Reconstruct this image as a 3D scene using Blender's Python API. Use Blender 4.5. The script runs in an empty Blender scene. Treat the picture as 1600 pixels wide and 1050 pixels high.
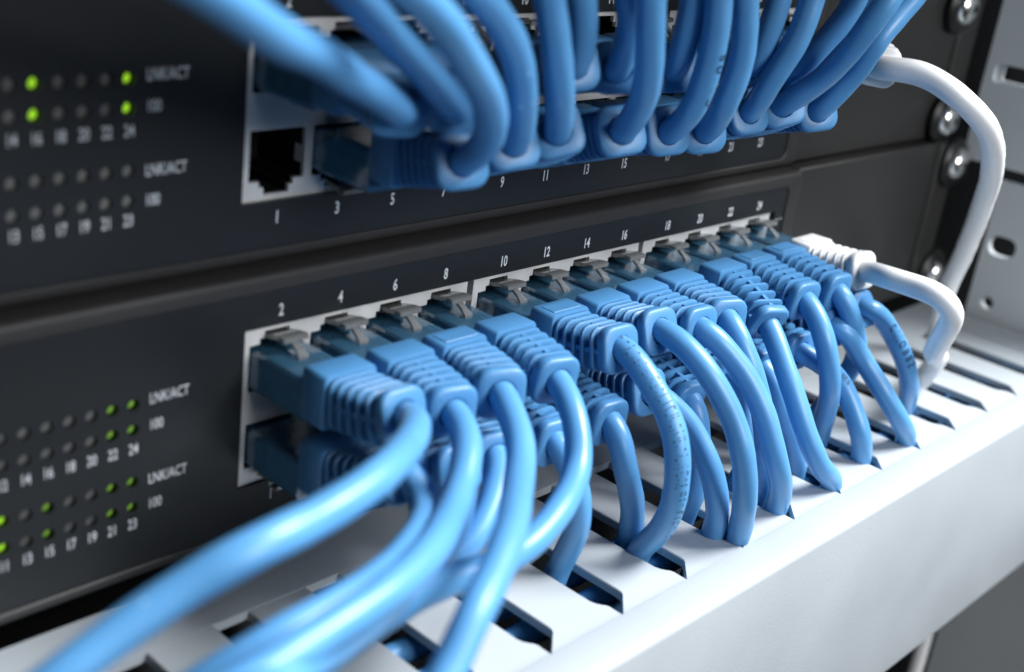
import bpy, bmesh, math, random
from mathutils import Vector, Matrix

random.seed(7)
S = 0.001                                   # the scene is laid out in millimetres, built in metres
scn = bpy.context.scene
COL = scn.collection

# ------------------------------------------------------------------ camera
cam_d = bpy.data.cameras.new('camera')
cam = bpy.data.objects.new('camera', cam_d)
COL.objects.link(cam)
scn.camera = cam
YAW, PITCH, ROLL = 0.857013, -0.380838, 0.132770
F_ = Vector((math.sin(YAW) * math.cos(PITCH), math.cos(YAW) * math.cos(PITCH), math.sin(PITCH)))
r_ = Vector((math.cos(YAW), -math.sin(YAW), 0))
u_ = r_.cross(F_)
R_ = r_ * math.cos(ROLL) + u_ * math.sin(ROLL)
U_ = -r_ * math.sin(ROLL) + u_ * math.cos(ROLL)
cam.matrix_world = Matrix(((R_.x, U_.x, -F_.x, -135.45 * S), (R_.y, U_.y, -F_.y, -173.99 * S),
                           (R_.z, U_.z, -F_.z, 82.46 * S), (0, 0, 0, 1)))
cam_d.sensor_width = 36
cam_d.lens = 1975.92 / 1600 * 36
cam_d.clip_start = 0.005
cam_d.clip_end = 20
cam_d.dof.use_dof = True
cam_d.dof.focus_distance = 0.283
cam_d.dof.aperture_fstop = 11.5
cam_d.dof.aperture_blades = 0

# ------------------------------------------------------------------ light
world = bpy.data.worlds.new('World')
scn.world = world
world.use_nodes = True
wn = world.node_tree
wn.nodes['Background'].inputs['Color'].default_value = (0.80, 0.90, 1.0, 1)
wn.nodes['Background'].inputs['Strength'].default_value = 0.02


def area(name, loc, target, size, power, color):
    d = bpy.data.lights.new(name, 'AREA')
    d.shape = 'RECTANGLE'
    d.size, d.size_y = size[0] * S, size[1] * S
    d.energy = power
    d.color = color
    o = bpy.data.objects.new(name, d)
    COL.objects.link(o)
    o.location = Vector(loc) * S
    o.rotation_euler = (Vector(target) - Vector(loc)).to_track_quat('-Z', 'Y').to_euler()
    return o


area('ceiling_lamp', (720, -530, 990), (60, -40, -30), (600, 520), 52, (0.98, 0.99, 1.0))
area('front_fill', (60, -1050, 420), (60, 0, -10), (420, 420), 9.0, (0.97, 0.985, 1.0))  # fill light added from the front, not a known fixture

scn.view_settings.view_transform = 'Standard'
scn.view_settings.look = 'None'
scn.view_settings.gamma = 1
scn.view_settings.use_curve_mapping = False
scn.view_settings.exposure = -0.06
scn.cycles.use_denoising = True
scn.cycles.max_bounces = 10
scn.cycles.transmission_bounces = 8
scn.cycles.caustics_refractive = False
scn.cycles.caustics_reflective = False

# ------------------------------------------------------------------ materials


def mat(name, base, rough=0.5, metal=0.0, var=0.0, vscale=60, bump=0.0, bscale=900, spec=0.5,
        trans=0.0, ior=1.5, sss=0.0, coat=0.0, emit=None, estr=0.0, rvar=0.0, speck=0.0, speckcol=(0.8, 0.85, 0.9)):
    m = bpy.data.materials.new(name)
    m.use_nodes = True
    nt = m.node_tree
    b = nt.nodes['Principled BSDF']
    b.inputs['Base Color'].default_value = (*base, 1)
    b.inputs['Roughness'].default_value = rough
    b.inputs['Metallic'].default_value = metal
    b.inputs['IOR'].default_value = ior
    b.inputs['Specular IOR Level'].default_value = spec
    b.inputs['Transmission Weight'].default_value = trans
    b.inputs['Coat Weight'].default_value = coat
    if sss:
        b.inputs['Subsurface Weight'].default_value = sss
        b.inputs['Subsurface Radius'].default_value = (0.0006, 0.001, 0.002)
        b.inputs['Subsurface Scale'].default_value = 0.6
    if emit:
        b.inputs['Emission Color'].default_value = (*emit, 1)
        b.inputs['Emission Strength'].default_value = estr
    geo = nt.nodes.new('ShaderNodeNewGeometry')
    col_out = None
    if var:
        n = nt.nodes.new('ShaderNodeTexNoise')
        n.inputs['Scale'].default_value = vscale
        n.inputs['Detail'].default_value = 5
        nt.links.new(geo.outputs['Position'], n.inputs['Vector'])
        mx = nt.nodes.new('ShaderNodeMix')
        mx.data_type = 'RGBA'
        mx.inputs['A'].default_value = (*[max(0, c * (1 - var)) for c in base], 1)
        mx.inputs['B'].default_value = (*[min(1, c * (1 + var)) for c in base], 1)
        nt.links.new(n.outputs['Fac'], mx.inputs['Factor'])
        col_out = mx.outputs['Result']
        if rvar:
            mr = nt.nodes.new('ShaderNodeMapRange')
            mr.inputs['From Min'].default_value = 0.3
            mr.inputs['From Max'].default_value = 0.7
            mr.inputs['To Min'].default_value = max(0.02, rough - rvar)
            mr.inputs['To Max'].default_value = rough + rvar
            nt.links.new(n.outputs['Fac'], mr.inputs['Value'])
            nt.links.new(mr.outputs['Result'], b.inputs['Roughness'])
    if speck:
        v = nt.nodes.new('ShaderNodeTexVoronoi')
        v.inputs['Scale'].default_value = 130
        nt.links.new(geo.outputs['Position'], v.inputs['Vector'])
        lt = nt.nodes.new('ShaderNodeMath')
        lt.operation = 'LESS_THAN'
        lt.inputs[1].default_value = speck
        nt.links.new(v.outputs['Distance'], lt.inputs[0])
        m2 = nt.nodes.new('ShaderNodeMix')
        m2.data_type = 'RGBA'
        if col_out:
            nt.links.new(col_out, m2.inputs['A'])
        else:
            m2.inputs['A'].default_value = (*base, 1)
        m2.inputs['B'].default_value = (*speckcol, 1)
        nt.links.new(lt.outputs[0], m2.inputs['Factor'])
        col_out = m2.outputs['Result']
    if col_out:
        nt.links.new(col_out, b.inputs['Base Color'])
    if bump:
        n2 = nt.nodes.new('ShaderNodeTexNoise')
        n2.inputs['Scale'].default_value = bscale
        n2.inputs['Detail'].default_value = 3
        nt.links.new(geo.outputs['Position'], n2.inputs['Vector'])
        bp = nt.nodes.new('ShaderNodeBump')
        bp.inputs['Strength'].default_value = bump
        bp.inputs['Distance'].default_value = 0.0002
        nt.links.new(n2.outputs['Fac'], bp.inputs['Height'])
        nt.links.new(bp.outputs['Normal'], b.inputs['Normal'])
    return m


M = {
    'panel': mat('printed_panel_film', (0.0130, 0.0150, 0.0175), 0.42, var=0.12, vscale=40, bump=0.12, bscale=3500),
    'bezel': mat('dark_grey_bezel_plastic', (0.030, 0.029, 0.029), 0.48, var=0.12, vscale=80, bump=0.3, bscale=4500),
    'chassis': mat('painted_dark_steel', (0.026, 0.025, 0.024), 0.5, var=0.15, vscale=50, bump=0.25, bscale=4000),
    'shield': mat('tinned_steel_shield', (0.86, 0.86, 0.85), 0.45, metal=0.45, var=0.12, vscale=160, rvar=0.1, bump=0.1, bscale=1200),
    'black': mat('black_plastic', (0.010, 0.010, 0.012), 0.5, bump=0.2),
    'print': mat('white_print', (0.72, 0.76, 0.80), 0.6, var=0.1, vscale=900),
    'blue': mat('blue_pvc_jacket', (0.090, 0.285, 0.560), 0.37, var=0.13, vscale=70, sss=0.03, bump=0.06, bscale=500, rvar=0.05, speck=0.028, speckcol=(0.5, 0.72, 0.95)),
    'boot': mat('blue_moulded_boot', (0.067, 0.228, 0.460), 0.42, var=0.10, vscale=120, bump=0.18, bscale=2500),
    'white': mat('white_pvc_jacket', (0.80, 0.81, 0.82), 0.38, var=0.05, vscale=60, sss=0.10, bump=0.08, bscale=600),
    'wires': mat('blue_wire_insert', (0.09, 0.30, 0.56), 0.5, var=0.35, vscale=400),
    'wireswhite': mat('grey_wire_insert', (0.30, 0.32, 0.33), 0.5, var=0.35, vscale=400),
    'gold': mat('gold_contact', (0.75, 0.52, 0.20), 0.3, metal=1.0),
    'duct': mat('white_duct_plastic', (0.40, 0.44, 0.475), 0.45, var=0.07, vscale=30, bump=0.16, bscale=1400, rvar=0.08, speck=0.012, speckcol=(0.24, 0.25, 0.26)),
    'trough_shade': mat('shade_darkened_trough', (0.09, 0.095, 0.10), 0.6, var=0.1, vscale=50),  # white duct plastic, coloured dark to stand for the shade inside
    'rail': mat('grey_painted_rail', (0.78, 0.83, 0.86), 0.5, var=0.10, vscale=18, bump=0.15, bscale=1800),
    'dark': mat('dark_rack_interior', (0.012, 0.012, 0.013), 0.8),
    'screw': mat('nickel_screw', (0.80, 0.80, 0.78), 0.22, metal=1.0, var=0.2, vscale=300),
    'washer': mat('black_nylon_washer', (0.008, 0.008, 0.008), 0.45),
    'ink': mat('dark_blue_ink', (0.008, 0.020, 0.055), 0.5, var=0.4, vscale=1500),
    'led_off': mat('unlit_lens', (0.17, 0.175, 0.17), 0.35, var=0.1, vscale=300),
    'led_hi': mat('lit_green_lens_bright', (0.3, 0.6, 0.05), 0.4, emit=(0.42, 0.90, 0.02), estr=0.7),
    'led_lo': mat('lit_green_lens_dim', (0.2, 0.4, 0.06), 0.4, emit=(0.36, 0.78, 0.04), estr=0.22),
}


def clear_plastic(name, dcol, dmix):
    """thin clear polycarbonate: tinted see-through body under a glossy skin"""
    m = bpy.data.materials.new(name)
    m.use_nodes = True
    nt = m.node_tree
    nt.nodes.remove(nt.nodes['Principled BSDF'])
    out = nt.nodes['Material Output']
    tr = nt.nodes.new('ShaderNodeBsdfTransparent')
    tr.inputs['Color'].default_value = (0.80, 0.87, 0.91, 1)
    gl = nt.nodes.new('ShaderNodeBsdfGlossy')
    gl.inputs['Roughness'].default_value = 0.12
    df = nt.nodes.new('ShaderNodeBsdfDiffuse')
    df.inputs['Color'].default_value = (*dcol, 1)
    fr = nt.nodes.new('ShaderNodeFresnel')
    fr.inputs['IOR'].default_value = 1.55
    mr = nt.nodes.new('ShaderNodeMath')
    mr.operation = 'MULTIPLY_ADD'
    mr.inputs[1].default_value = 1.0
    mr.inputs[2].default_value = 0.05
    nt.links.new(fr.outputs[0], mr.inputs[0])
    m1 = nt.nodes.new('ShaderNodeMixShader')
    m1.inputs[0].default_value = dmix
    nt.links.new(tr.outputs[0], m1.inputs[1])
    nt.links.new(df.outputs[0], m1.inputs[2])
    m2 = nt.nodes.new('ShaderNodeMixShader')
    nt.links.new(mr.outputs[0], m2.inputs[0])
    nt.links.new(m1.outputs[0], m2.inputs[1])
    nt.links.new(gl.outputs[0], m2.inputs[2])
    nt.links.new(m2.outputs[0], out.inputs['Surface'])
    return m


M['clear'] = clear_plastic('clear_plug_plastic', (0.14, 0.40, 0.66), 0.30)
M['latch'] = clear_plastic('clear_latch_plastic', (0.55, 0.57, 0.58), 0.34)

# ------------------------------------------------------------------ mesh helpers (millimetres in, metres out)


def link(name, bm, m, parent=None, loc=(0, 0, 0), smooth=True, sharp=35):
    me = bpy.data.meshes.new(name)
    bmesh.ops.recalc_face_normals(bm, faces=bm.faces)
    for v in bm.verts:
        v.co *= S
    if smooth:
        ca = math.radians(sharp)
        for f in bm.faces:
            f.smooth = True
        for e in bm.edges:
            if len(e.link_faces) == 2 and e.calc_face_angle(0) > ca:
                e.smooth = False
    bm.to_mesh(me)
    bm.free()
    me.materials.append(m)
    return inst(name, me, parent, loc)


def inst(name, me, parent=None, loc=(0, 0, 0), mtx=None):
    o = bpy.data.objects.new(name, me)
    COL.objects.link(o)
    if mtx is not None:
        o.matrix_local = mtx
    else:
        o.location = Vector(loc) * S
    if parent:
        o.parent = parent
    return o


def thing(name, label, cat, loc=(0, 0, 0), group=None):
    o = bpy.data.objects.new(name, None)
    o.empty_display_size = 0.01
    COL.objects.link(o)
    o.location = Vector(loc) * S
    tag(o, label, cat, group)
    return o


def tag(o, label, cat, group=None):
    o['label'] = label
    o['category'] = cat
    if group:
        o['group'] = group


def box(bm, x0, x1, y0, y1, z0, z1, bev=0.0, seg=1):
    r = bmesh.ops.create_cube(bm, size=1)
    for v in r['verts']:
        v.co = Vector(((x0 + x1) / 2 + v.co.x * (x1 - x0), (y0 + y1) / 2 + v.co.y * (y1 - y0), (z0 + z1) / 2 + v.co.z * (z1 - z0)))
    if bev:
        es = list({e for v in r['verts'] for e in v.link_edges})
        bmesh.ops.bevel(bm, geom=es, offset=bev, segments=seg, affect='EDGES', profile=0.5)


def loft(bm, loops, cap0=True, cap1=True):
    rings = [[bm.verts.new(p) for p in lp] for lp in loops]
    n = len(rings[0])
    for a, b in zip(rings, rings[1:]):
        for i in range(n):
            j = (i + 1) % n
            bm.faces.new((a[i], a[j], b[j], b[i]))
    if cap0:
        bm.faces.new(rings[0][::-1])
    if cap1:
        bm.faces.new(rings[-1])
    return rings


def rrect(w, h, r, n=3):
    """rounded rectangle outline in (a, b), counter-clockwise, centred"""
    out = []
    for cx, cy, a0 in ((w / 2 - r, h / 2 - r, 0), (-w / 2 + r, h / 2 - r, 90), (-w / 2 + r, -h / 2 + r, 180), (w / 2 - r, -h / 2 + r, 270)):
        for i in range(n + 1):
            a = math.radians(a0 + 90 * i / n)
            out.append((cx + r * math.cos(a), cy + r * math.sin(a)))
    return out


def xz(outline, y, cx=0, cz=0):
    return [Vector((cx + a, y, cz + b)) for a, b in outline]


def holed_plate(bm, outer, holes, y, depth=0.0, outer_depth=0.0, axis='Y'):
    """flat plate with real holes; the hole edges run back by depth"""
    def mk(p, yy):
        return bm.verts.new((p[0], yy, p[1]) if axis == 'Y' else (yy, p[0], p[1]))
    es = []
    loops = []
    for lp in [outer] + holes:
        vs = [mk(p, y) for p in lp]
        loops.append(vs)
        es += [bm.edges.new((vs[i], vs[(i + 1) % len(vs)])) for i in range(len(vs))]
    bmesh.ops.triangle_fill(bm, edges=es, use_beauty=True, use_dissolve=False)
    for k, (lp, vs) in enumerate(zip([outer] + holes, loops)):
        d = outer_depth if k == 0 else depth
        if d:
            vb = [mk(p, y + d) for p in lp]
            for i in range(len(vs)):
                j = (i + 1) % len(vs)
                bm.faces.new((vs[i], vs[j], vb[j], vb[i]))


def circle(cx, cz, r, n=16):
    return [(cx + r * math.cos(2 * math.pi * i / n), cz + r * math.sin(2 * math.pi * i / n)) for i in range(n)]


_txt = {}


def text_mesh(s, h, xs=0.72, align='CENTER', off=0.0):
    """flat lettering with cap height h mm: list of 2-D triangles as (verts, faces), cached"""
    key = (s, h, xs, align, off)
    if key in _txt:
        return _txt[key]
    cu = bpy.data.curves.new('lettering', 'FONT')
    cu.body = s
    cu.align_x = align
    cu.align_y = 'CENTER'
    cu.size = 1
    cu.offset = off
    cu.resolution_u = 3
    o = bpy.data.objects.new('lettering', cu)
    COL.objects.link(o)
    dg = bpy.context.evaluated_depsgraph_get()
    me = bpy.data.meshes.new_from_object(o.evaluated_get(dg))
    vs = [(v.co.x * h / 0.70 * xs, v.co.y * h / 0.70) for v in me.vertices]
    fs = [tuple(p.vertices) for p in me.polygons]
    bpy.data.objects.remove(o)
    bpy.data.curves.remove(cu)
    bpy.data.meshes.remove(me)
    zs = [v[1] for v in vs] or [0]
    mid = (max(zs) + min(zs)) / 2
    vs = [(x, z - mid) for x, z in vs]
    _txt[key] = (vs, fs)
    return _txt[key]


_tm = {}


def lettering(name, s, h, parent, loc, m, xs=0.72, align='CENTER', off=0.02):
    key = (s, h, xs, align)
    if key not in _tm:
        vs, fs = text_mesh(s, h, xs, align, off)
        me = bpy.data.meshes.new(name)
        me.from_pydata([(x * S, 0, z * S) for x, z in vs], [], fs)
        me.materials.append(m)
        _tm[key] = me
    return inst(name, _tm[key], parent, loc)


def colx(k):
    return 14.0 * k + (k // 4) * 3.38


# ------------------------------------------------------------------ setting: dark inside of the rack
bm = bmesh.new()
box(bm, -400, 420, 215, 220, -330, 320)
box(bm, 330, 335, -60, 214, -330, 320)
o = link('rack_interior', bm, M['dark'], smooth=False)
o['kind'] = 'structure'

# ------------------------------------------------------------------ network switches
X0, X1 = -156.0, 181.0              # fascia
ZT, ZB = 2.8, -52.0
LEDX, LEDP = -30.2, 3.925
ROWS = (-17.0, -21.8, -32.1, -37.2)


def port_outline(cx, row):
    """jack mouth; latch notch up for the top row, down for the bottom row"""
    h = [(-6.1, 0.0), (-6.1, 9.4), (-3.8, 9.4), (-3.8, 10.5), (-2.8, 10.5), (-2.8, 11.9), (2.8, 11.9), (2.8, 10.5), (3.8, 10.5), (3.8, 9.4), (6.1, 9.4), (6.1, 0.0)]
    if row:
        return [(cx + a, -20.9 + b) for a, b in h]
    return [(cx + a, -27.6 - b) for a, b in h]


meshes = {}


def once(key, build, m, sharp=35):
    if key not in meshes:
        bm = bmesh.new()
        build(bm)
        o = link(key, bm, m, sharp=sharp)
        meshes[key] = o.data
        bpy.data.objects.remove(o)
    return meshes[key]


def b_bezel(bm):
    cx, cz = (X0 + X1) / 2, (ZT + ZB) / 2
    w, h = X1 - X0, ZT - ZB
    iw0, iw1, iz0, iz1 = X0 + 6, 174.6, -49.4, -1.0
    icx, icz, iw, ih = (iw0 + iw1) / 2, (iz0 + iz1) / 2, iw1 - iw0, iz1 - iz0
    n = 5
    lp = [xz(rrect(w, h, 1.2, n), 9, cx, cz), xz(rrect(w, h, 1.2, n), 0.9, cx, cz)]
    for a in (30, 60, 90):
        q = 1.4 * (1 - math.cos(math.radians(a)))
        lp.append(xz(rrect(w - 2 * q, h - 2 * q, 1.3, n), 0.9 - 1.4 * math.sin(math.radians(a)), cx, cz))
    lp.append(xz(rrect(iw + 0.9, ih + 0.9, 2.6, n), -0.5, icx, icz))
    lp.append(xz(rrect(iw + 0.3, ih + 0.3, 2.4, n), -0.25, icx, icz))
    lp.append(xz(rrect(iw + 0.1, ih + 0.1, 2.3, n), 0.6, icx, icz))
    loft(bm, lp, False, False)


def b_panel(bm):
    iw0, iw1, iz0, iz1 = X0 + 6, 174.6, -49.4, -1.0
    outer = [(iw0 - .05, iz0 - .05), (iw1 + .05, iz0 - .05), (iw1 + .05, iz1 + .05), (iw0 - .05, iz1 + .05)]
    holes = [[(-7.8, -40.6), (170.0, -40.6), (170.0, -7.9), (-7.8, -7.9)]]
    for c in range(8):
        for z in ROWS:
            holes.append(circle(LEDX - c * LEDP, z, 1.12))
    holed_plate(bm, outer, holes, 0.0, 1.3)


def b_shield(bm, g):
    a, b = colx(4 * g) - 7.75, colx(4 * g + 3) + 7.75
    holes = [port_outline(colx(4 * g + i), row) for i in range(4) for row in (0, 1)]
    holed_plate(bm, [(a, -40.55), (b, -40.55), (b, -7.95), (a, -7.95)], holes, 0.8, 0.9, 5)


def b_housing(bm, g):
    for i in range(4):
        for row in (0, 1):
            lp = port_outline(colx(4 * g + i), row)
            loft(bm, [[Vector((x, 1.72, z)) for x, z in lp], [Vector((x, 15, z)) for x, z in lp]], False, True)


def b_contacts(bm):
    for i in range(8):
        x = -3.6 + i * 1.02
        box(bm, x - .22, x + .22, 3.5, 13, -29.6, -29.2)


def b_tab(bm):
    box(bm, 5.75, 6.08, 0.3, 3.5, -34.5, -31.2, .08)


def b_side(bm):
    w, h = 100.5, ZT - ZB - .3
    cx, cz = X1 + .6 + w / 2, (ZT + ZB) / 2
    loft(bm, [xz(rrect(w, h, .5, 2), 30, cx, cz), xz(rrect(w, h, .5, 2), 2.0, cx, cz), xz(rrect(w - 1, h - 1, .6, 2), 1.5, cx, cz)], False, True)


def b_body(bm):
    box(bm, X0 + 1, 280, 16, 190, ZB + .6, ZT - .6)
    box(bm, X0 + 1, X1 - 1, 4.0, 15.9, ZT - 1.4, ZT - .5)
    box(bm, X0 + 1, X1 - 1, 4.0, 15.9, ZB + .5, ZB + 1.4)
    box(bm, X0 + 1, -8.4, 1.6, 15.9, ZB + 1.6, ZT - 1.6)
    box(bm, 170.6, X1 - 1, 1.6, 15.9, ZB + 1.6, ZT - 1.6)


def b_ear(bm):
    w, h = 13.0, ZT - ZB - 1.0
    loft(bm, [xz(rrect(w, h, 1, 2), 4, 277.0 - .2, (ZT + ZB) / 2), xz(rrect(w, h, 1, 2), .9, 276.8, (ZT + ZB) / 2), xz(rrect(w - .8, h - .8, 1, 2), .4, 276.8, (ZT + ZB) / 2)], True, True)


def b_lens(bm):
    lp = []
    for r, y in ((1.1, 0), (0.8, -.1), (0.4, -.15)):
        lp.append([Vector((x, y, z)) for x, z in circle(0, 0, r, 14)])
    loft(bm, lp, True, True)


def b_lit(bm):
    lp = []
    for r, y in ((0.86, 0), (0.62, -.12), (0.3, -.18)):
        lp.append([Vector((x, y, z)) for x, z in circle(-.14, 0, r, 14)])
    loft(bm, lp, True, True)


def b_washer(bm):
    lp = []
    for r, y in ((8.6, 0), (8.6, -1.2), (7.6, -2.2), (6.0, -2.4), (5.4, -1.4)):
        lp.append([Vector((x, y, z)) for x, z in circle(0, 0, r, 24)])
    loft(bm, lp, True, True)


def b_screw(bm):
    lp = []
    for r, y in ((5.7, -1.2), (5.7, -2.6), (5.3, -3.6), (4.4, -4.5), (3.0, -5.2), (1.4, -5.5)):
        lp.append([Vector((x, y, z)) for x, z in circle(0, 0, r, 28)])
    loft(bm, lp, True, False)
    # cross recess
    out = []
    w, l = .7, 2.6
    for a in range(4):
        c, s = math.cos(a * math.pi / 2 + .5), math.sin(a * math.pi / 2 + .5)
        for p, q in ((l, -w), (l, w), (w, w)):
            out.append((p * c - q * s, p * s + q * c))
    rim = [Vector((x, -5.5 + 0.09 * (x * x + z * z) * .55, z)) for x, z in out]
    bot = [Vector((x * .55, -3.6, z * .55)) for x, z in out]
    loft(bm, [rim, bot], False, True)
    bmesh.ops.contextual_create(bm, geom=[])
    cap = [Vector((x, -5.5, z)) for x, z in circle(0, 0, 1.4, 28)]


def network_switch(label, off, lit, screws):
    t = thing('network_switch', label, 'network switch', off)
    inst('chassis', once('chassis', b_body, M['chassis']), t)
    inst('bezel', once('bezel', b_bezel, M['bezel']), t)
    side = inst('side_panel', once('side_panel', b_side, M['chassis']), t)
    inst('mounting_ear', once('mounting_ear', b_ear, M['chassis']), side)
    fp = inst('front_panel', once('front_panel', b_panel, M['panel']), t)
    for g in range(3):
        jb = inst('jack_shield', once('jack_shield_%d' % g, lambda bm: b_shield(bm, g), M['shield']), t)
        inst('jack_housing', once('jack_housing_%d' % g, lambda bm: b_housing(bm, g), M['black']), jb)
        if g == 0:
            inst('grounding_tab', once('grounding_tab', b_tab, M['shield']), jb)
    for k in range(12):
        lettering('port_number', str(2 * k + 2), 2.35, fp, (colx(k), -.06, -4.95), M['print'], .68)
        lettering('port_number', str(2 * k + 1), 2.35, fp, (colx(k), -.06, -43.7), M['print'], .68)
    for x in (171.2, 172.4, 173.6):
        lettering('port_mark', '-', 1.6, fp, (x, -.06, -10.4), M['print'], .8)
    for r, z in enumerate(ROWS):
        for c in range(8):
            port = (24 if r < 2 else 23) - 2 * c
            st = lit.get((r, port))
            o = inst('indicator_light', once('lens_%s' % st, b_lens if not st else b_lit, M['led_' + (st or 'off')]), fp, (LEDX - c * LEDP, 1.2 if st else .95, z))
            if st:
                o['label'] = 'lit green indicator light'
    for z, row in ((-25.3, 24), (-40.4, 23)):
        for c in range(8):
            lettering('indicator_number', str(row - 2 * c), 2.0, fp, (LEDX - c * LEDP, -.06, z), M['print'], .66, off=.006)
    for z, s in ((-16.4, 'LNK/ACT'), (-21.5, '100'), (-32.2, 'LNK/ACT'), (-37.3, '100')):
        lettering('indicator_caption', s, 2.0, fp, (-27.2, -.06, z), M['print'], .66, 'LEFT', .006)
    for x, z in screws:
        w = inst('screw_washer', once('screw_washer', b_washer, M['washer']), t, (x, .3, z))
        inst('screw', once('screw', b_screw, M['screw']), w)
    return t


UP = (1.1, 4.3, 55.24)
sw_low = network_switch('lower dark network switch, its blue cables hanging down into the white duct', (0, 0, 0),
                        {(0, 22): 'lo', (0, 24): 'lo', (1, 22): 'lo', (1, 24): 'lo', (2, 11): 'hi', (3, 11): 'hi', (2, 15): 'lo', (3, 15): 'lo',
                         (2, 21): 'lo', (3, 21): 'lo', (2, 23): 'lo', (3, 23): 'lo'}, [(279.5, -4.6), (284.5, -45.0)])
sw_up = network_switch('upper dark network switch with its port 1 empty and cables rising from it', UP,
                       {(0, 16): 'hi', (1, 16): 'hi', (0, 24): 'hi', (1, 24): 'hi'}, [(271.5, -45.1), (264.5, -8.4)])

# ------------------------------------------------------------------ white cable duct
DX0, DX1 = -175.0, 286.0
ZD = -56.0
SP, SC0 = 20.98, 22.5               # slot pitch, centre of the slot that shows lowest in the picture


def slat_outline(cl, cr):
    """plan of one slat between the slots centred at cl and cr"""
    return [(cl + 3.9, -15.5), (cl + 3.9, -52.4), (cl + 3.7, -53.4), (cl + 3.0, -54.3), (cl + 2.0, -55.1), (cl + .6, -56.3), (cl - .8, -57.5), (cl - 2.1, -58.75),
            (cr - 2.1, -58.75), (cr - 1.9, -56.6), (cr - 1.85, -55.3), (cr - 2.1, -54.5), (cr - 2.7, -53.8), (cr - 3.3, -52.9), (cr - 3.7, -51.6), (cr - 3.7, -15.5)]


duct = thing('cable_duct', 'white slotted cable duct running below the lower switch', 'cable duct', (0, 0, 0))
bm = bmesh.new()
lp = slat_outline(0, SP)
th = 1.9
# top face, soft edge, sides
top = [Vector((x, y, ZD)) for x, y in lp]
bot = [Vector((x, y, ZD - th)) for x, y in lp]
cxm = sum(p[0] for p in lp) / len(lp)
topi = []
for i, (x, y) in enumerate(lp):
    dx = 0.22 if x < cxm else -0.22
    topi.append(Vector((x + (dx if -58 < y else 0), y, ZD)))
mid = [Vector((x, y, ZD - .22)) for x, y in lp]
loft(bm, [bot, mid, topi], True, True)
slat_me = None
i0, i1 = -9, 12
for i in range(i0, i1):
    if slat_me is None:
        o = link('slat', bm, M['duct'], duct, (SC0 + i * SP, 0, 0), sharp=20)
        slat_me = o.data
    else:
        inst('slat', slat_me, duct, (SC0 + i * SP, 0, random.uniform(-.12, .06)))
bm = bmesh.new()
box(bm, DX0, DX1, -15.5, -0.8, ZD - th, ZD)
link('back_strip', bm, M['duct'], duct, smooth=False)
bm = bmesh.new()
box(bm, SC0 + i1 * SP - 3.2, DX1, -58.7, -15.55, ZD - th, ZD - .02)
link('end_plate', bm, M['duct'], duct, smooth=False)
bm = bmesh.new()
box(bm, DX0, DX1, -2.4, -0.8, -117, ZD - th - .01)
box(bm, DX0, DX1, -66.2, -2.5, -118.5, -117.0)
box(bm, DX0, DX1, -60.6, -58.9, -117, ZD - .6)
link('trough', bm, M['trough_shade'], duct, smooth=False)
bm = bmesh.new()
prof = [(-58.9, -58.0), (-58.9, -55.7), (-59.05, -55.35), (-59.4, -55.2), (-66.4, -55.3)]
for a in range(0, 91, 15):
    prof.append((-66.4 - 1.7 * math.sin(math.radians(a)), -57.0 + 1.7 * math.cos(math.radians(a))))
prof += [(-68.15, -75), (-68.15, -117.8), (-67.8, -118.9), (-66.9, -119.2), (-66.3, -118.8), (-66.3, -58.0)]
loft(bm, [[Vector((x, y, z)) for y, z in prof] for x in (DX0, DX1)], True, True)
link('cover', bm, M['duct'], duct, sharp=40)

# unseen duct added over the upper switch to shade it; takes rising cables
shade_duct = thing('cable_duct', 'unseen white slotted duct added above the upper switch to shade it, slots facing down', 'cable duct', (111, 0, 42))
shade_duct.rotation_euler = (0, math.pi, 0)
for ch in list(duct.children):
    c = ch.copy()
    COL.objects.link(c)
    c.parent = shade_duct

# ------------------------------------------------------------------ rack frame at the right
rack = thing('rack_frame', 'grey painted steel rack upright with slot and holes right of the switches', 'rack frame', (288, -20, -56))


def rk(name, outer, holes, x, th):
    bm = bmesh.new()
    holed_plate(bm, outer, holes, x, th, th, 'X')
    o = link(name, bm, M['rail'], rack, (-288, 20, 56), sharp=30)
    return o


def slot(y0, y1, z0, z1, r):
    cy, cz = (y0 + y1) / 2, (z0 + z1) / 2
    return [(cy + a, cz + b) for a, b in rrect(y1 - y0, z1 - z0, r, 4)]


rk('upper_plate', [(0.5, -3.6), (-78, -3.6), (-78, 150), (0.5, 150)], [slot(-60, -2.6, 23.2, 29.4, 1.2)], 288.5, 9)
rk('lower_plate', [(-14, -118), (-14, -8), (-82, -8), (-82, -118)],
   [slot(-25.5, -15.8, -33.5, -26.5, 3.2), [(y, z) for y, z in circle(-20.8, -50.5, 2.3, 18)]], 289.5, 3)
rk('foot_plate', [(-36, -330), (-36, -119.6), (-110, -119.6), (-110, -330)], [], 292, 12)


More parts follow.
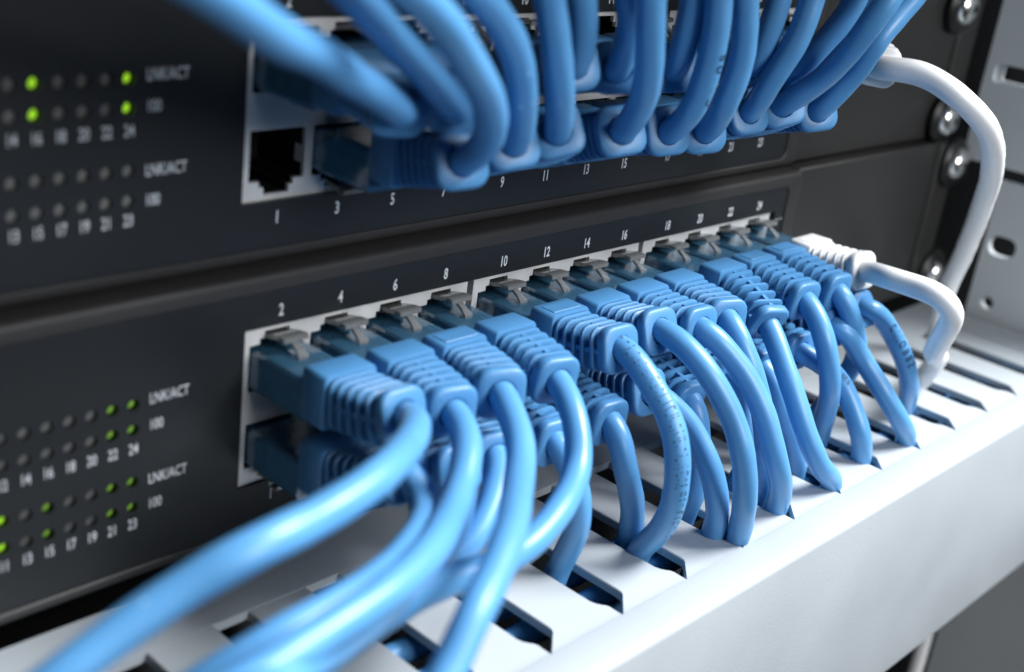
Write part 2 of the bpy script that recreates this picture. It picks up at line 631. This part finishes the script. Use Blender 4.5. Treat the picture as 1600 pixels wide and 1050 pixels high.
# ------------------------------------------------------------------ plugs, boots and cables
def catmull(pts, step=1.2):
    P = [Vector(p) for p in pts]
    P = [P[0] * 2 - P[1]] + P + [P[-1] * 2 - P[-2]]
    out = []
    for i in range(1, len(P) - 2):
        p0, p1, p2, p3 = P[i - 1:i + 3]
        t0 = 0.0
        t1 = t0 + max((p1 - p0).length, 1e-3) ** .5
        t2 = t1 + max((p2 - p1).length, 1e-3) ** .5
        t3 = t2 + max((p3 - p2).length, 1e-3) ** .5
        n = max(2, int((p2 - p1).length / step))
        for k in range(n):
            t = t1 + (t2 - t1) * k / n
            a1 = p0 * ((t1 - t) / (t1 - t0)) + p1 * ((t - t0) / (t1 - t0))
            a2 = p1 * ((t2 - t) / (t2 - t1)) + p2 * ((t - t1) / (t2 - t1))
            a3 = p2 * ((t3 - t) / (t3 - t2)) + p3 * ((t - t2) / (t3 - t2))
            b1 = a1 * ((t2 - t) / (t2 - t0)) + a2 * ((t - t0) / (t2 - t0))
            b2 = a2 * ((t3 - t) / (t3 - t1)) + a3 * ((t - t1) / (t3 - t1))
            out.append(b1 * ((t2 - t) / (t2 - t1)) + b2 * ((t - t1) / (t2 - t1)))
    out.append(P[-2].copy())
    # relax the joints a little, keep the ends
    for _ in range(10):
        q = out[:]
        for i in range(3, len(out) - 1):
            q[i] = (out[i - 1] + out[i] * 2 + out[i + 1]) / 4
        out = q
    return out


def frames(path, ref):
    T = [(path[min(i + 1, len(path) - 1)] - path[max(i - 1, 0)]).normalized() for i in range(len(path))]
    n = (ref - T[0] * ref.dot(T[0])).normalized()
    N = [n]
    for i in range(1, len(path)):
        n = T[i - 1].rotation_difference(T[i]) @ n
        n = (n - T[i] * n.dot(T[i])).normalized()
        N.append(n)
    return T, N


def tube(bm, path, r, ref=Vector((1, 0, 0)), n=20):
    T, N = frames(path, ref)
    lp = []
    for i, (p, t, a) in enumerate(zip(path, T, N)):
        b = t.cross(a)
        q = r * (1 + .012 * math.sin(i * .37 + p.x) + .010 * math.sin(i * .13 + p.z))
        lp.append([p + (a * math.cos(2 * math.pi * k / n) + b * math.sin(2 * math.pi * k / n)) * q for k in range(n)])
    loft(bm, lp, True, True)
    return T, N


def print_on(bm, path, r, s, h, start, ang, xs=0.8, shift=0.0, ref=Vector((1, 0, 0))):
    """lettering wrapped on the jacket, starting at arc length start"""
    T, N = frames(path, ref)
    acc = [0.0]
    for a, b in zip(path, path[1:]):
        acc.append(acc[-1] + (b - a).length)
    vs, fs = text_mesh(s, h, xs, 'LEFT', 0.0)
    um = start + max(v[0] for v in vs) / 2
    im = min(range(len(acc)), key=lambda i: abs(acc[i] - um))
    bb = T[im].cross(N[im])
    ang = math.atan2(VIEW.dot(bb), VIEW.dot(N[im])) + ang

    def at(u, v):
        u += start
        i = 0
        while i < len(acc) - 2 and acc[i + 1] < u:
            i += 1
        f = (u - acc[i]) / max(1e-6, acc[i + 1] - acc[i])
        p = path[i].lerp(path[i + 1], f)
        t = T[i].lerp(T[i + 1], f).normalized()
        a = N[i].lerp(N[i + 1], f)
        a = (a - t * a.dot(t)).normalized()
        b = t.cross(a)
        th = ang + v / r
        return p + (a * math.cos(th) + b * math.sin(th)) * (r * 1.02 + .04)
    bv = [bm.verts.new(at(x, z)) for x, z in vs]
    for f in fs:
        try:
            bm.faces.new([bv[i] for i in f])
        except ValueError:
            pass


def b_rib(bm):
    lp = []
    for d, y in ((.35, -.55), (0, -.3), (0, .3), (.35, .55)):
        lp.append(xz(rrect(11.5 - 2 * d, 10.0 - 2 * d, 2.2, 3), y))
    loft(bm, lp)


def b_flange(bm):
    lp = []
    for w, h, r, y in ((9.0, 8.8, 2.4, 1.15), (9.8, 9.6, 2.8, .95), (10.0, 9.9, 2.9, .5), (10.0, 9.9, 2.9, -.75), (9.7, 9.5, 2.8, -1.15), (9.0, 8.8, 2.6, -1.4)):
        lp.append(xz(rrect(w, h, r, 4), y))
    hole = [(2.86 * math.cos(math.radians(a)), 2.86 * math.sin(math.radians(a))) for k in range(4) for a in [90 * k + 22.5 * i for i in range(5)]]
    hole2 = [(x * .97 + 1e-4 * i, z * .97) for i, (x, z) in enumerate(hole)]
    lp.append([Vector((x * 1.04, -1.4, z * 1.04)) for x, z in hole])
    lp.append([Vector((x, 0.8, z)) for x, z in hole2])
    loft(bm, lp, True, True)


def b_block(bm, pad=True):
    lp = []
    for d, y in ((.5, -14.6), (.15, -14.8), (0, -15.2), (0, -20.6), (.15, -21.0), (.6, -21.2)):
        lp.append(xz(rrect(12.0 - 2 * d, 10.6 - 2 * d, 1.1, 3), y))
    loft(bm, lp)
    # raised pad on the two broad faces
    for s in ((1, -1) if pad else ()):
        z = 5.25 * s
        box(bm, -4.3, 4.3, -19.9, -16.2, min(z, z + .22 * s), max(z, z + .22 * s), .1)


def b_plug(bm):
    lp = []
    for w, h, y in ((10.9, 6.9, 9), (11.5, 7.5, 8.4), (11.5, 7.9, 0), (11.5, 8.2, -6), (11.5, 8.2, -14.7)):
        lp.append(xz(rrect(w, h, .5, 1), y))
    loft(bm, lp)


def b_insert(bm):
    box(bm, -5.3, 5.3, -14.5, -4.0, -3.7, 3.2, .3)
    lp = [xz(rrect(10.6, 6.6, .4, 1), -4.1, 0, -.3), xz(rrect(9.2, 2.6, .3, 1), 3.5, 0, -1.6)]
    loft(bm, lp)
    box(bm, -4.2, 4.2, 3.4, 7.5, -2.3, -1.1)


def b_latch(bm):
    """spring lever over the plug: wide shoulders in the jack, narrow tongue reaching out"""
    def strip(pts, w, t):
        lp = []
        for (y, z), ww in zip(pts, w):
            lp.append([Vector((-ww / 2, y, z)), Vector((ww / 2, y, z)), Vector((ww / 2, y, z + t)), Vector((-ww / 2, y, z + t))])
        loft(bm, lp)
    strip([(7.5, 3.9), (5, 4.6), (1.6, 5.6), (-2.6, 6.6)], [5.4, 5.4, 5.4, 5.4], .9)
    strip([(-2.65, 6.65), (-4.6, 6.9), (-5.2, 6.7)], [5.9, 5.9, 5.6], .8)
    strip([(-4.3, 6.0), (-6.0, 5.0), (-7.6, 4.0)], [1.5, 1.5, 2.2], .7)


me_rib = {}
for key in ('boot', 'white'):
    me_rib[key] = {n: once(n + '_' + key, b, M[key]) for n, b in (('rib', b_rib), ('flange', b_flange), ('boot', b_block), ('plain_boot', lambda bm: b_block(bm, False)))}
me_plug = once('plug_body', b_plug, M['clear'])
me_ins = {'boot': once('insert_blue', b_insert, M['wires']), 'white': once('insert_white', b_insert, M['wireswhite'])}
me_latch = once('latch', b_latch, M['latch'])

CABLES = {
  'L2': ((-0.3,-34.4,-12.1), [(-6.1,-44,-8.7), (-28.7,-61.7,-1.9), (-41.4,-65,-2), (-53.7,-66.8,-2.2), (-60.1,-64.9,-5.3), (-66,-63.5,-8.3), (-71.8,-62.3,-11.6), (-76.5,-61.8,-14.1), (-83.1,-60.1,-18.4)]),
  'L1': ((-0.8,-36.8,-22.4), [(-0.6,-42,-24.1), (-20,-60.4,-17), (-37.8,-68.1,-14.4), (-52.1,-69,-15.5), (-58.5,-67.4,-18.4), (-67.4,-64.1,-23.7)]),
  'L4': ((12.3,-33.8,-14.6), [(6.3,-45,-15.6), (-2.3,-51.8,-18.8), (-20.1,-64.5,-15), (-34.9,-71,-13.8), (-47.8,-73.1,-14), (-56.9,-74.2,-14.3), (-67,-74.1,-16.4)]),
  'L3': ((13.2,-36.4,-25.9), [(8.1,-43,-29.6), (-10,-54.6,-27.3), (-29.4,-63.9,-23.2), (-49.5,-73,-17), (-62.7,-77.9,-14.4)]),
  'L6': ((24.9,-33.8,-14.2), [(19.2,-44.5,-16.9), (7.7,-55.9,-17.7), (-10.3,-70.2,-14.5), (-19.8,-75.8,-16.1), (-26.3,-78.8,-17.6), (-31.3,-80.4,-22.3), (-38.2,-83.3,-25.9)]),
  'L5': ((25.5,-33.8,-27.6), [(17.8,-42,-30.7), (7.8,-47,-33), (-3.8,-51.3,-31.8), (-16.5,-55.1,-30.2), (-28.3,-58.2,-29.1), (-42,-62.2,-27.9), (-51,-62.4,-30)]),
  'L8': ((40.4,-33.8,-15.2), [(36.1,-44,-19.1), (32.4,-49,-25.2), (21,-55.2,-27.3), (9.6,-58,-29), (-1.4,-59,-28.9), (-11.8,-59.2,-28), (-23.8,-61.7,-26.2), (-32,-63.1,-26.6), (-40.6,-63.9,-28.1), (-50,-63.9,-30.5)]),
  'L7': ((41.2,-34.9,-28.5), [(42.5,-41.5,-35.3), (43.3,-43,-44.3), (43.6,-39.5,-56), (42.6,-38,-65), (37.6,-36.5,-74)]),
  'L10': ((58.6,-34.4,-12.5), [(58.5,-45,-17.6), (58.8,-52,-26), (59.5,-54,-37.7), (61,-51,-47.6), (63.4,-45.4,-56), (62.4,-43.9,-65), (57.4,-42.4,-74)]),
  'L9': ((58.6,-34.8,-28.8), [(58.6,-41,-36), (62.9,-42,-46.8), (65.8,-40.8,-56), (64.8,-39.3,-65), (59.8,-37.8,-74)]),
  'L12': ((72.5,-33.8,-11.7), [(72.9,-46,-14.9), (77,-53,-24.7), (77.9,-57,-33.7), (80.2,-58,-43.9), (85.3,-55.6,-56), (84.3,-54.1,-65), (79.3,-52.6,-74)]),
  'L11': ((72.5,-33.8,-25.9), [(78.1,-42,-31.2), (79.4,-49,-39.3), (80.7,-52,-47.8), (83.1,-50.8,-56), (82.1,-49.3,-65), (77.1,-47.8,-74)]),
  'L14': ((86.6,-34.5,-13.6), [(90.9,-44,-19.8), (94.1,-51,-29.3), (96.6,-55,-40.1), (101.2,-55,-48.9), (104.8,-53.2,-56), (103.8,-51.7,-65), (98.8,-50.2,-74)]),
  'L13': ((86.6,-35.3,-30.7), [(87.4,-40,-39.4), (87.6,-42,-48.3), (85.4,-41.5,-56), (84.4,-40,-65), (79.4,-38.5,-74)]),
  'L16': ((98.3,-33.8,-14.1), [(97.4,-42,-20.5), (100.4,-46,-30.7), (103.3,-48,-42), (107.5,-47.2,-56), (106.5,-45.7,-65), (101.5,-44.2,-74)]),
  'L15': ((100.6,-35.8,-28.1), [(106,-39,-40), (110.5,-41,-50.6), (106.4,-40.5,-56), (105.4,-39,-65), (100.4,-37.5,-74)]),
  'L18': ((116.7,-33.8,-18.4), [(113.8,-44,-28.3), (114.7,-51,-39.2), (119.3,-55,-48.9), (128,-55,-56), (127,-53.5,-65), (122,-52,-74)]),
  'L17': ((118,-34,-30.2), [(121.6,-41,-40.7), (125.1,-44.5,-49.8), (126.5,-45.5,-56), (125.5,-44,-65), (120.5,-42.5,-74)]),
  'L20': ((131.9,-33.8,-15.6), [(130.9,-43,-23.3), (134.7,-45,-34.5), (141.4,-42.5,-46.1), (146,-39.7,-56), (145,-38.2,-65), (140,-36.7,-74)]),
  'L19': ((132,-35.5,-28.6), [(141.4,-43,-34.8), (143.4,-48,-41.6), (143.9,-52,-48.6), (146.9,-52,-56), (145.9,-50.5,-65), (140.9,-49,-74)]),
  'L22': ((146,-34.8,-15.6), [(149.4,-40,-23.4), (156.3,-40,-34.4), (148.4,-34,-56), (147.4,-32.5,-65), (142.4,-31,-74)]),
  'L21': ((146,-36.4,-24.9), [(152.5,-43,-32), (154.9,-50,-39.2), (159.5,-54,-47), (168,-53.8,-56), (167,-52.3,-65), (162,-50.8,-74)]),
  'L23': ((160,-36.3,-22.6), [(169,-42,-28.7), (172.8,-46,-35.8), (177.9,-47,-45.1), (187.7,-43.3,-56), (186.7,-41.8,-65), (181.7,-40.3,-74)]),
  'L24': ((159.8,-33.8,-12.6), [(155.5,-43,-10.7), (156.1,-49,-11), (155.9,-56,-10.9), (157.1,-60,-12.1), (159.8,-60.5,-15.5), (166.7,-57,-22.5), (180.6,-50,-33.7), (214,-38,-50), (213,-34,-60), (208,-30,-72)]),
  'U3': ((12.9,-28.8,29.7), [(10.2,-37,35.1), (3.1,-44,42.2), (-6.8,-50,49.7), (-18.3,-55,56.9), (-27.8,-57,62.2), (-38,-59,67), (-64.7,-64.2,82.6), (-91.5,-69.5,104.2)]),
  'U5': ((26.3,-27.6,31.3), [(17.2,-37,42.2), (12.8,-39,49), (6.7,-41,54.4), (-0.9,-43,59.5), (-10.2,-45,64.6), (-25.7,-47.2,84.6), (-32.6,-40,102), (-26.6,-38,118)]),
  'U7': ((38,-27.6,32.3), [(27.2,-36,43.5), (24,-37,50.2), (21.3,-37,56.5), (18.4,-37,63.4), (11.4,-37,83.4), (8.3,-40,102), (14.3,-38,118)]),
  'U9': ((56.9,-27.6,30.9), [(51.4,-36,39.3), (47.2,-39,46.6), (44.6,-40,53.5), (42.3,-40,63.2), (38.1,-40,83.2), (36.3,-40,102), (42.3,-38,118)]),
  'U11': ((72,-27.6,29.7), [(69.8,-35,36.7), (69.2,-37,44.6), (68,-38,52), (66,-38,62), (62.5,-38,82), (60.9,-40,102), (66.9,-38,118)]),
  'U13': ((85.1,-27.6,28.9), [(80,-35,36.3), (79.9,-37,43.3), (78,-38,50.4), (74.6,-38,62.1), (69.6,-38,82.1), (67.3,-40,102), (73.3,-38,118)]),
  'U15': ((100.2,-27.6,31.6), [(97.8,-34,40.8), (99,-37,48), (99.5,-38,54.7), (100.4,-38,63.6), (102.2,-38,83.6), (103,-40,102), (109,-38,118)]),
  'U17': ((114.2,-27.6,32.1), [(113.3,-36,39.1), (111.9,-42,46.2), (110.1,-46,52.4), (111.1,-48,57.4), (113.9,-49,62.9), (122,-50.9,82.9), (125.5,-40,102), (131.5,-38,118)]),
  'U19': ((130.2,-27.6,30), [(130.6,-33,36.8), (130.8,-36,42.2), (129.2,-39,48.3), (133.3,-40,53.2), (139.5,-41,58.7), (145.2,-41,64.6), (157.7,-41,84.6), (163.3,-40,102), (169.3,-38,118)]),
  'U2': ((-1.1,-27.8,39.6), [(-16.5,-38,45.3), (-32,-48,51.5), (-47.4,-58,57.7), (-58.3,-62.5,62.7), (-68.1,-65.1,67.3), (-94.5,-72.3,82.7), (-120.9,-79.5,104.1)]),
  'U4': ((11.8,-27.6,38.8), [(-4.5,-36,47.6), (-15.7,-40,54.3), (-26.1,-44,60.2), (-35.9,-47,65.6), (-61.3,-54.8,82.6), (-86.7,-62.5,105.6)]),
  'U8': ((39.9,-27.6,44.4), [(36.5,-32,51.6), (33.9,-33,56.7), (30.8,-33,63), (22.9,-33,83), (19.3,-40,102), (25.3,-38,118)]),
  'U10': ((53.2,-27.6,43.3), [(50.1,-32,51.3), (47,-33,56.6), (43.5,-33,63.1), (35,-33,83.1), (31.2,-40,102), (37.2,-38,118)]),
  'U12': ((70.5,-27.6,42.6), [(67.1,-32,50.1), (65.9,-33,56.5), (64.2,-33,63.5), (60,-33,83.5), (58.1,-40,102), (64.1,-38,118)]),
  'U16': ((98.9,-27.6,42.3), [(96,-32,50.4), (95.8,-33,55.7), (95.4,-33,62.7), (94.4,-33,82.7), (93.9,-40,102), (99.9,-38,118)]),
  'U18': ((115.6,-27.6,40.2), [(115.9,-33,46.4), (117.5,-36,51.6), (118.1,-38,57.8), (120.9,-38,65.1), (127.3,-38,85.1), (130.2,-40,102), (136.2,-38,118)]),
  'U20': ((130.4,-27.6,40), [(129.6,-32,45.8), (131.2,-34,51), (133,-35,57.2), (135.2,-35,64.9), (140.1,-35,84.9), (142.3,-40,102), (148.3,-38,118)]),
  'U24': ((153,-29,39.7), [(153,-39.2,40.3), (156.6,-48.9,36.7), (164.5,-53.2,31.1), (175,-53.1,24), (188.4,-49.3,15.2), (210.3,-40.5,-1.6), (227.4,-32.7,-18.5), (234.1,-28,-30.5), (235.4,-26.9,-39.6), (234.8,-28.7,-51.9)]),
}


LABELS = {
    'L1': 'blue cable leaving the bottom-left jack of the lower switch, under the thick foreground cable',
    'L2': 'thick blurred foreground blue cable from port two, running to the lower left corner',
    'L3': 'mostly hidden blue cable from port three, low among the cables leaving to the lower left',
    'L4': 'blue cable from port four of the lower switch, curving down to the lower left',
    'L5': 'shaded blue cable from port five, passing behind the cable of port six',
    'L6': 'blue cable from port six dropping almost straight to the bottom edge of the picture',
    'L7': 'blue cable from port seven entering the duct behind the loop of the port eight cable',
    'L8': 'blue cable from port eight that loops down and back toward the lower left',
    'L9': 'short blue cable from port nine dropping straight down left of the black-printed cable',
    'L10': 'blue cable from port ten with black dashes printed along its curve',
    'L11': 'shaded blue cable from port eleven, just right of the black-printed cable',
    'L12': 'blue cable from port twelve arching outermost into the duct, reaching the slot end',
    'L13': 'dark blue cable from port thirteen, deep behind the cable of port eleven',
    'L14': 'blue cable from port fourteen, arching parallel to and right of the port twelve cable',
    'L15': 'hidden shaded blue cable from port fifteen behind the port fourteen cable',
    'L16': 'pale blue cable from port sixteen, diving behind the port fourteen cable',
    'L17': 'dark blue cable from port seventeen behind the straight port eighteen cable',
    'L18': 'straight pale blue cable from port eighteen slanting to a slot end near the duct cover',
    'L19': 'blue cable from port nineteen with small dark print, ending near the duct cover',
    'L20': 'blue cable from port twenty hanging nearly upright in the right half',
    'L21': 'blue cable from port twenty-one arching smoothly to the right slots, without print',
    'L22': 'blue cable from port twenty-two, beside the white boot, falling behind its neighbours',
    'L23': 'rightmost blue cable of the lower switch, with large dark letters on its arch',
    'L24': 'white cable from the last jack of the lower switch, bending down to the duct',
    'U2': 'thick blurred blue cable crossing the top left corner of the jacks, from port two',
    'U3': 'broad blurred blue cable from the boot just right of the empty jack',
    'U4': 'blurred blue cable between the two thick ones at the top left, from port four',
    'U5': 'blue cable of the upper switch with bright boot end, from port five',
    'U7': 'blue cable of the upper switch rising straight up, from port seven',
    'U8': 'blue cable in the upper row from port eight, half hidden by the port seven cable',
    'U9': 'blue cable rising in front of the ribbed boot of port nine, upper switch',
    'U10': 'blue cable from port ten of the upper switch, hidden behind the port nine cable',
    'U11': 'blue cable from port eleven of the upper switch, with faint print on its right side',
    'U12': 'shaded blue cable from port twelve of the upper switch, upper row',
    'U13': 'blue cable from port thirteen of the upper switch, rising steeply',
    'U15': 'blue cable from port fifteen of the upper switch, slanting up to the right',
    'U16': 'short visible blue cable from port sixteen, behind the port thirteen cable',
    'U17': 'long blue cable from port seventeen sweeping to the top right over the white boot',
    'U18': 'blue cable from port eighteen, uppermost of the bundle sweeping to the top right',
    'U19': 'rightmost and lowest blue cable of the upper switch, from port nineteen',
    'U20': 'blue cable from port twenty, inside the bundle sweeping to the top right',
    'U24': 'white cable from the upper switch arching down past the screws at right',
}
PRINT = {'L10': ('- - I  - I - II  L I - I  I L II  - I II  - I   I L - I  II I -  L I II - I  L', 1.7, 3.0), 'L19': ('- IIIC EEE III', 1.3, 12.0),
         'L23': ('C  I  I G 8 8 S', 2.3, 12.0), 'U11': ('C  I  I G 8', 2.2, 14.0)}
ANG = {'L10': -.2, 'L19': -.2, 'L23': 0.0, 'U11': .75}

PADS = ('L10', 'L20', 'L22', 'L24', 'L6', 'L13', 'L9', 'U3', 'U9', 'U17', 'U24')
VIEW = Vector((-.50, -.72, .42))


def cable(key):
    sw, port = key[0], int(key[1:])
    row = 1 if port % 2 == 0 else 0
    k = (port - 1) // 2
    up = sw == 'U'
    fl, pts = CABLES[key]
    fl = Vector(fl)
    white = port == 24
    bk = 'white' if white else 'boot'
    px = colx(k) + (UP[0] if up else 0)
    py = UP[1] if up else 0.0
    pz = (-16.2 if row else -32.1) + (UP[2] if up else 0)
    rnd = random.Random(key)
    root = Vector((px + rnd.uniform(-.15, .15), py + rnd.uniform(-.35, .35), pz + rnd.uniform(-.15, .15)))
    t = thing('network_cable', LABELS[key], 'network cable', root, 'white network cables' if white else ('blue cables of the upper switch' if up else 'blue cables of the lower switch'))
    mb = M['white'] if white else M['boot']
    mj = M['white'] if white else M['blue']
    # plug (stays square to the jack); the latch sits on the side of the notch
    pl = inst('plug', me_plug, t)
    inst('wire_insert', me_ins[bk], pl)
    rot = Matrix.Identity(4) if row else Matrix.Rotation(math.pi, 4, 'Y')
    inst('latch', me_latch, pl, mtx=rot)
    # boot: solid sleeve, then a bending ribbed part
    zc = 1.7 if row else 3.6
    b0 = Vector((0, 0, zc))
    bt = inst('boot', me_rib[bk]['boot' if key in PADS else 'plain_boot'], t, b0)
    end = fl - root                                   # flange centre, relative
    start = Vector((0, -20.7, zc))
    mid = Vector((start.x, (start.y * 1.1 + end.y * .9) / 2, start.z + (end.z - start.z) * (.36 if up else .14)))
    # quadratic Bezier spine
    def spine(u):
        return start * (1 - u) ** 2 + mid * (2 * u * (1 - u)) + end * u * u

    def tang(u):
        return ((mid - start) * (2 * (1 - u)) + (end - mid) * (2 * u)).normalized()

    def fr(u):
        T = tang(u)
        x = Vector((1, 0, 0))
        x = (x - T * x.dot(T)).normalized()
        z = x.cross(-T) 
        return T, x, z

    def mtx(u, s=1.0):
        T, x, z = fr(u)
        p = spine(u)
        y = -T
        m = Matrix(((x.x, y.x, z.x, p.x * S), (x.y, y.y, z.y, p.y * S), (x.z, y.z, z.z, p.z * S), (0, 0, 0, 1)))
        return m @ Matrix.Diagonal((s, 1, s, 1))
    off = Matrix.Translation(-b0 * S)
    nr = 5
    for i in range(nr):
        u = 0.12 + i * (0.715 / (nr - 1))
        inst('rib', me_rib[bk]['rib'], bt, mtx=off @ mtx(u, 1.0 - .10 * u))
    bm = bmesh.new()
    for w, h in ((4.8, 4.6), (10.3, 1.1), (1.2, 9.0)):
        lp = []
        for i in range(7):
            u = i / 6
            T, x, z = fr(u)
            p = spine(u) - b0
            s = 1 - .08 * u
            lp.append([p + x * (a * s) + z * (b * s) for a, b in ((-w / 2, -h / 2), (w / 2, -h / 2), (w / 2, h / 2), (-w / 2, h / 2))])
        loft(bm, lp)
    link('spine', bm, mb, bt)
    inst('flange', me_rib[bk]['flange'], bt, mtx=off @ mtx(1.0, 1.0))
    # jacket
    T = tang(1.0)
    path = catmull([end - T * 2.0, end + T * 2.6] + [Vector(p) - root for p in pts])
    bm = bmesh.new()
    r = 2.9 if white else 2.65
    ph = [rnd.uniform(0, 6.3) for _ in range(4)]
    for i in range(6, len(path)):                     # slight waviness of a handled cable
        w = min(1, (i - 6) / 12) * .28
        path[i] += Vector((math.sin(i * .11 + ph[0]) + .5 * math.sin(i * .27 + ph[1]), 0, math.sin(i * .09 + ph[2]) + .5 * math.sin(i * .23 + ph[3]))) * w
    tube(bm, path, r)
    j = link('jacket', bm, mj, t, sharp=60)
    if key in PRINT:
        s, h, st = PRINT[key]
        bm = bmesh.new()
        print_on(bm, path, r, s, h, st, ANG[key])
        if key == 'L10':
            print_on(bm, path, r, '. -  . - .   - .  . -  . : - .  . -  . - : .  - .   . - . :  - . . -', 1.4, 5.0, .45)
        link('jacket_print', bm, M['ink'], j, smooth=False)


for k in CABLES:
    cable(k)

# ------------------------------------------------------------------ cables lying inside the duct, and one hanging below it
random.seed(3)
for i, (y, z) in enumerate(((-37, -62.5), (-45.5, -62.8))):
    pts = [Vector((x, y + random.uniform(-1.6, 1.6), z + random.uniform(-1.2, 1.2))) for x in range(-168, 285, 32)]
    bm = bmesh.new()
    tube(bm, catmull(pts, 4), 2.65, Vector((0, 0, 1)), 14)
    o = link('duct_cable', bm, M['blue'])
    tag(o, 'blue cable lying lengthwise inside the white duct, ' + ('nearer the switch', 'nearer the duct cover')[i], 'network cable', 'cables lying inside the duct')
bm = bmesh.new()
tube(bm, catmull([Vector(p) for p in ((262, -38, -122), (264.5, -40, -150), (265.5, -40, -172), (265, -40, -200), (260, -38, -260))], 3), 3.1, n=16)
o = link('hanging_cable', bm, M['white'])
tag(o, 'short length of white cable hanging below the duct at lower right', 'cable')
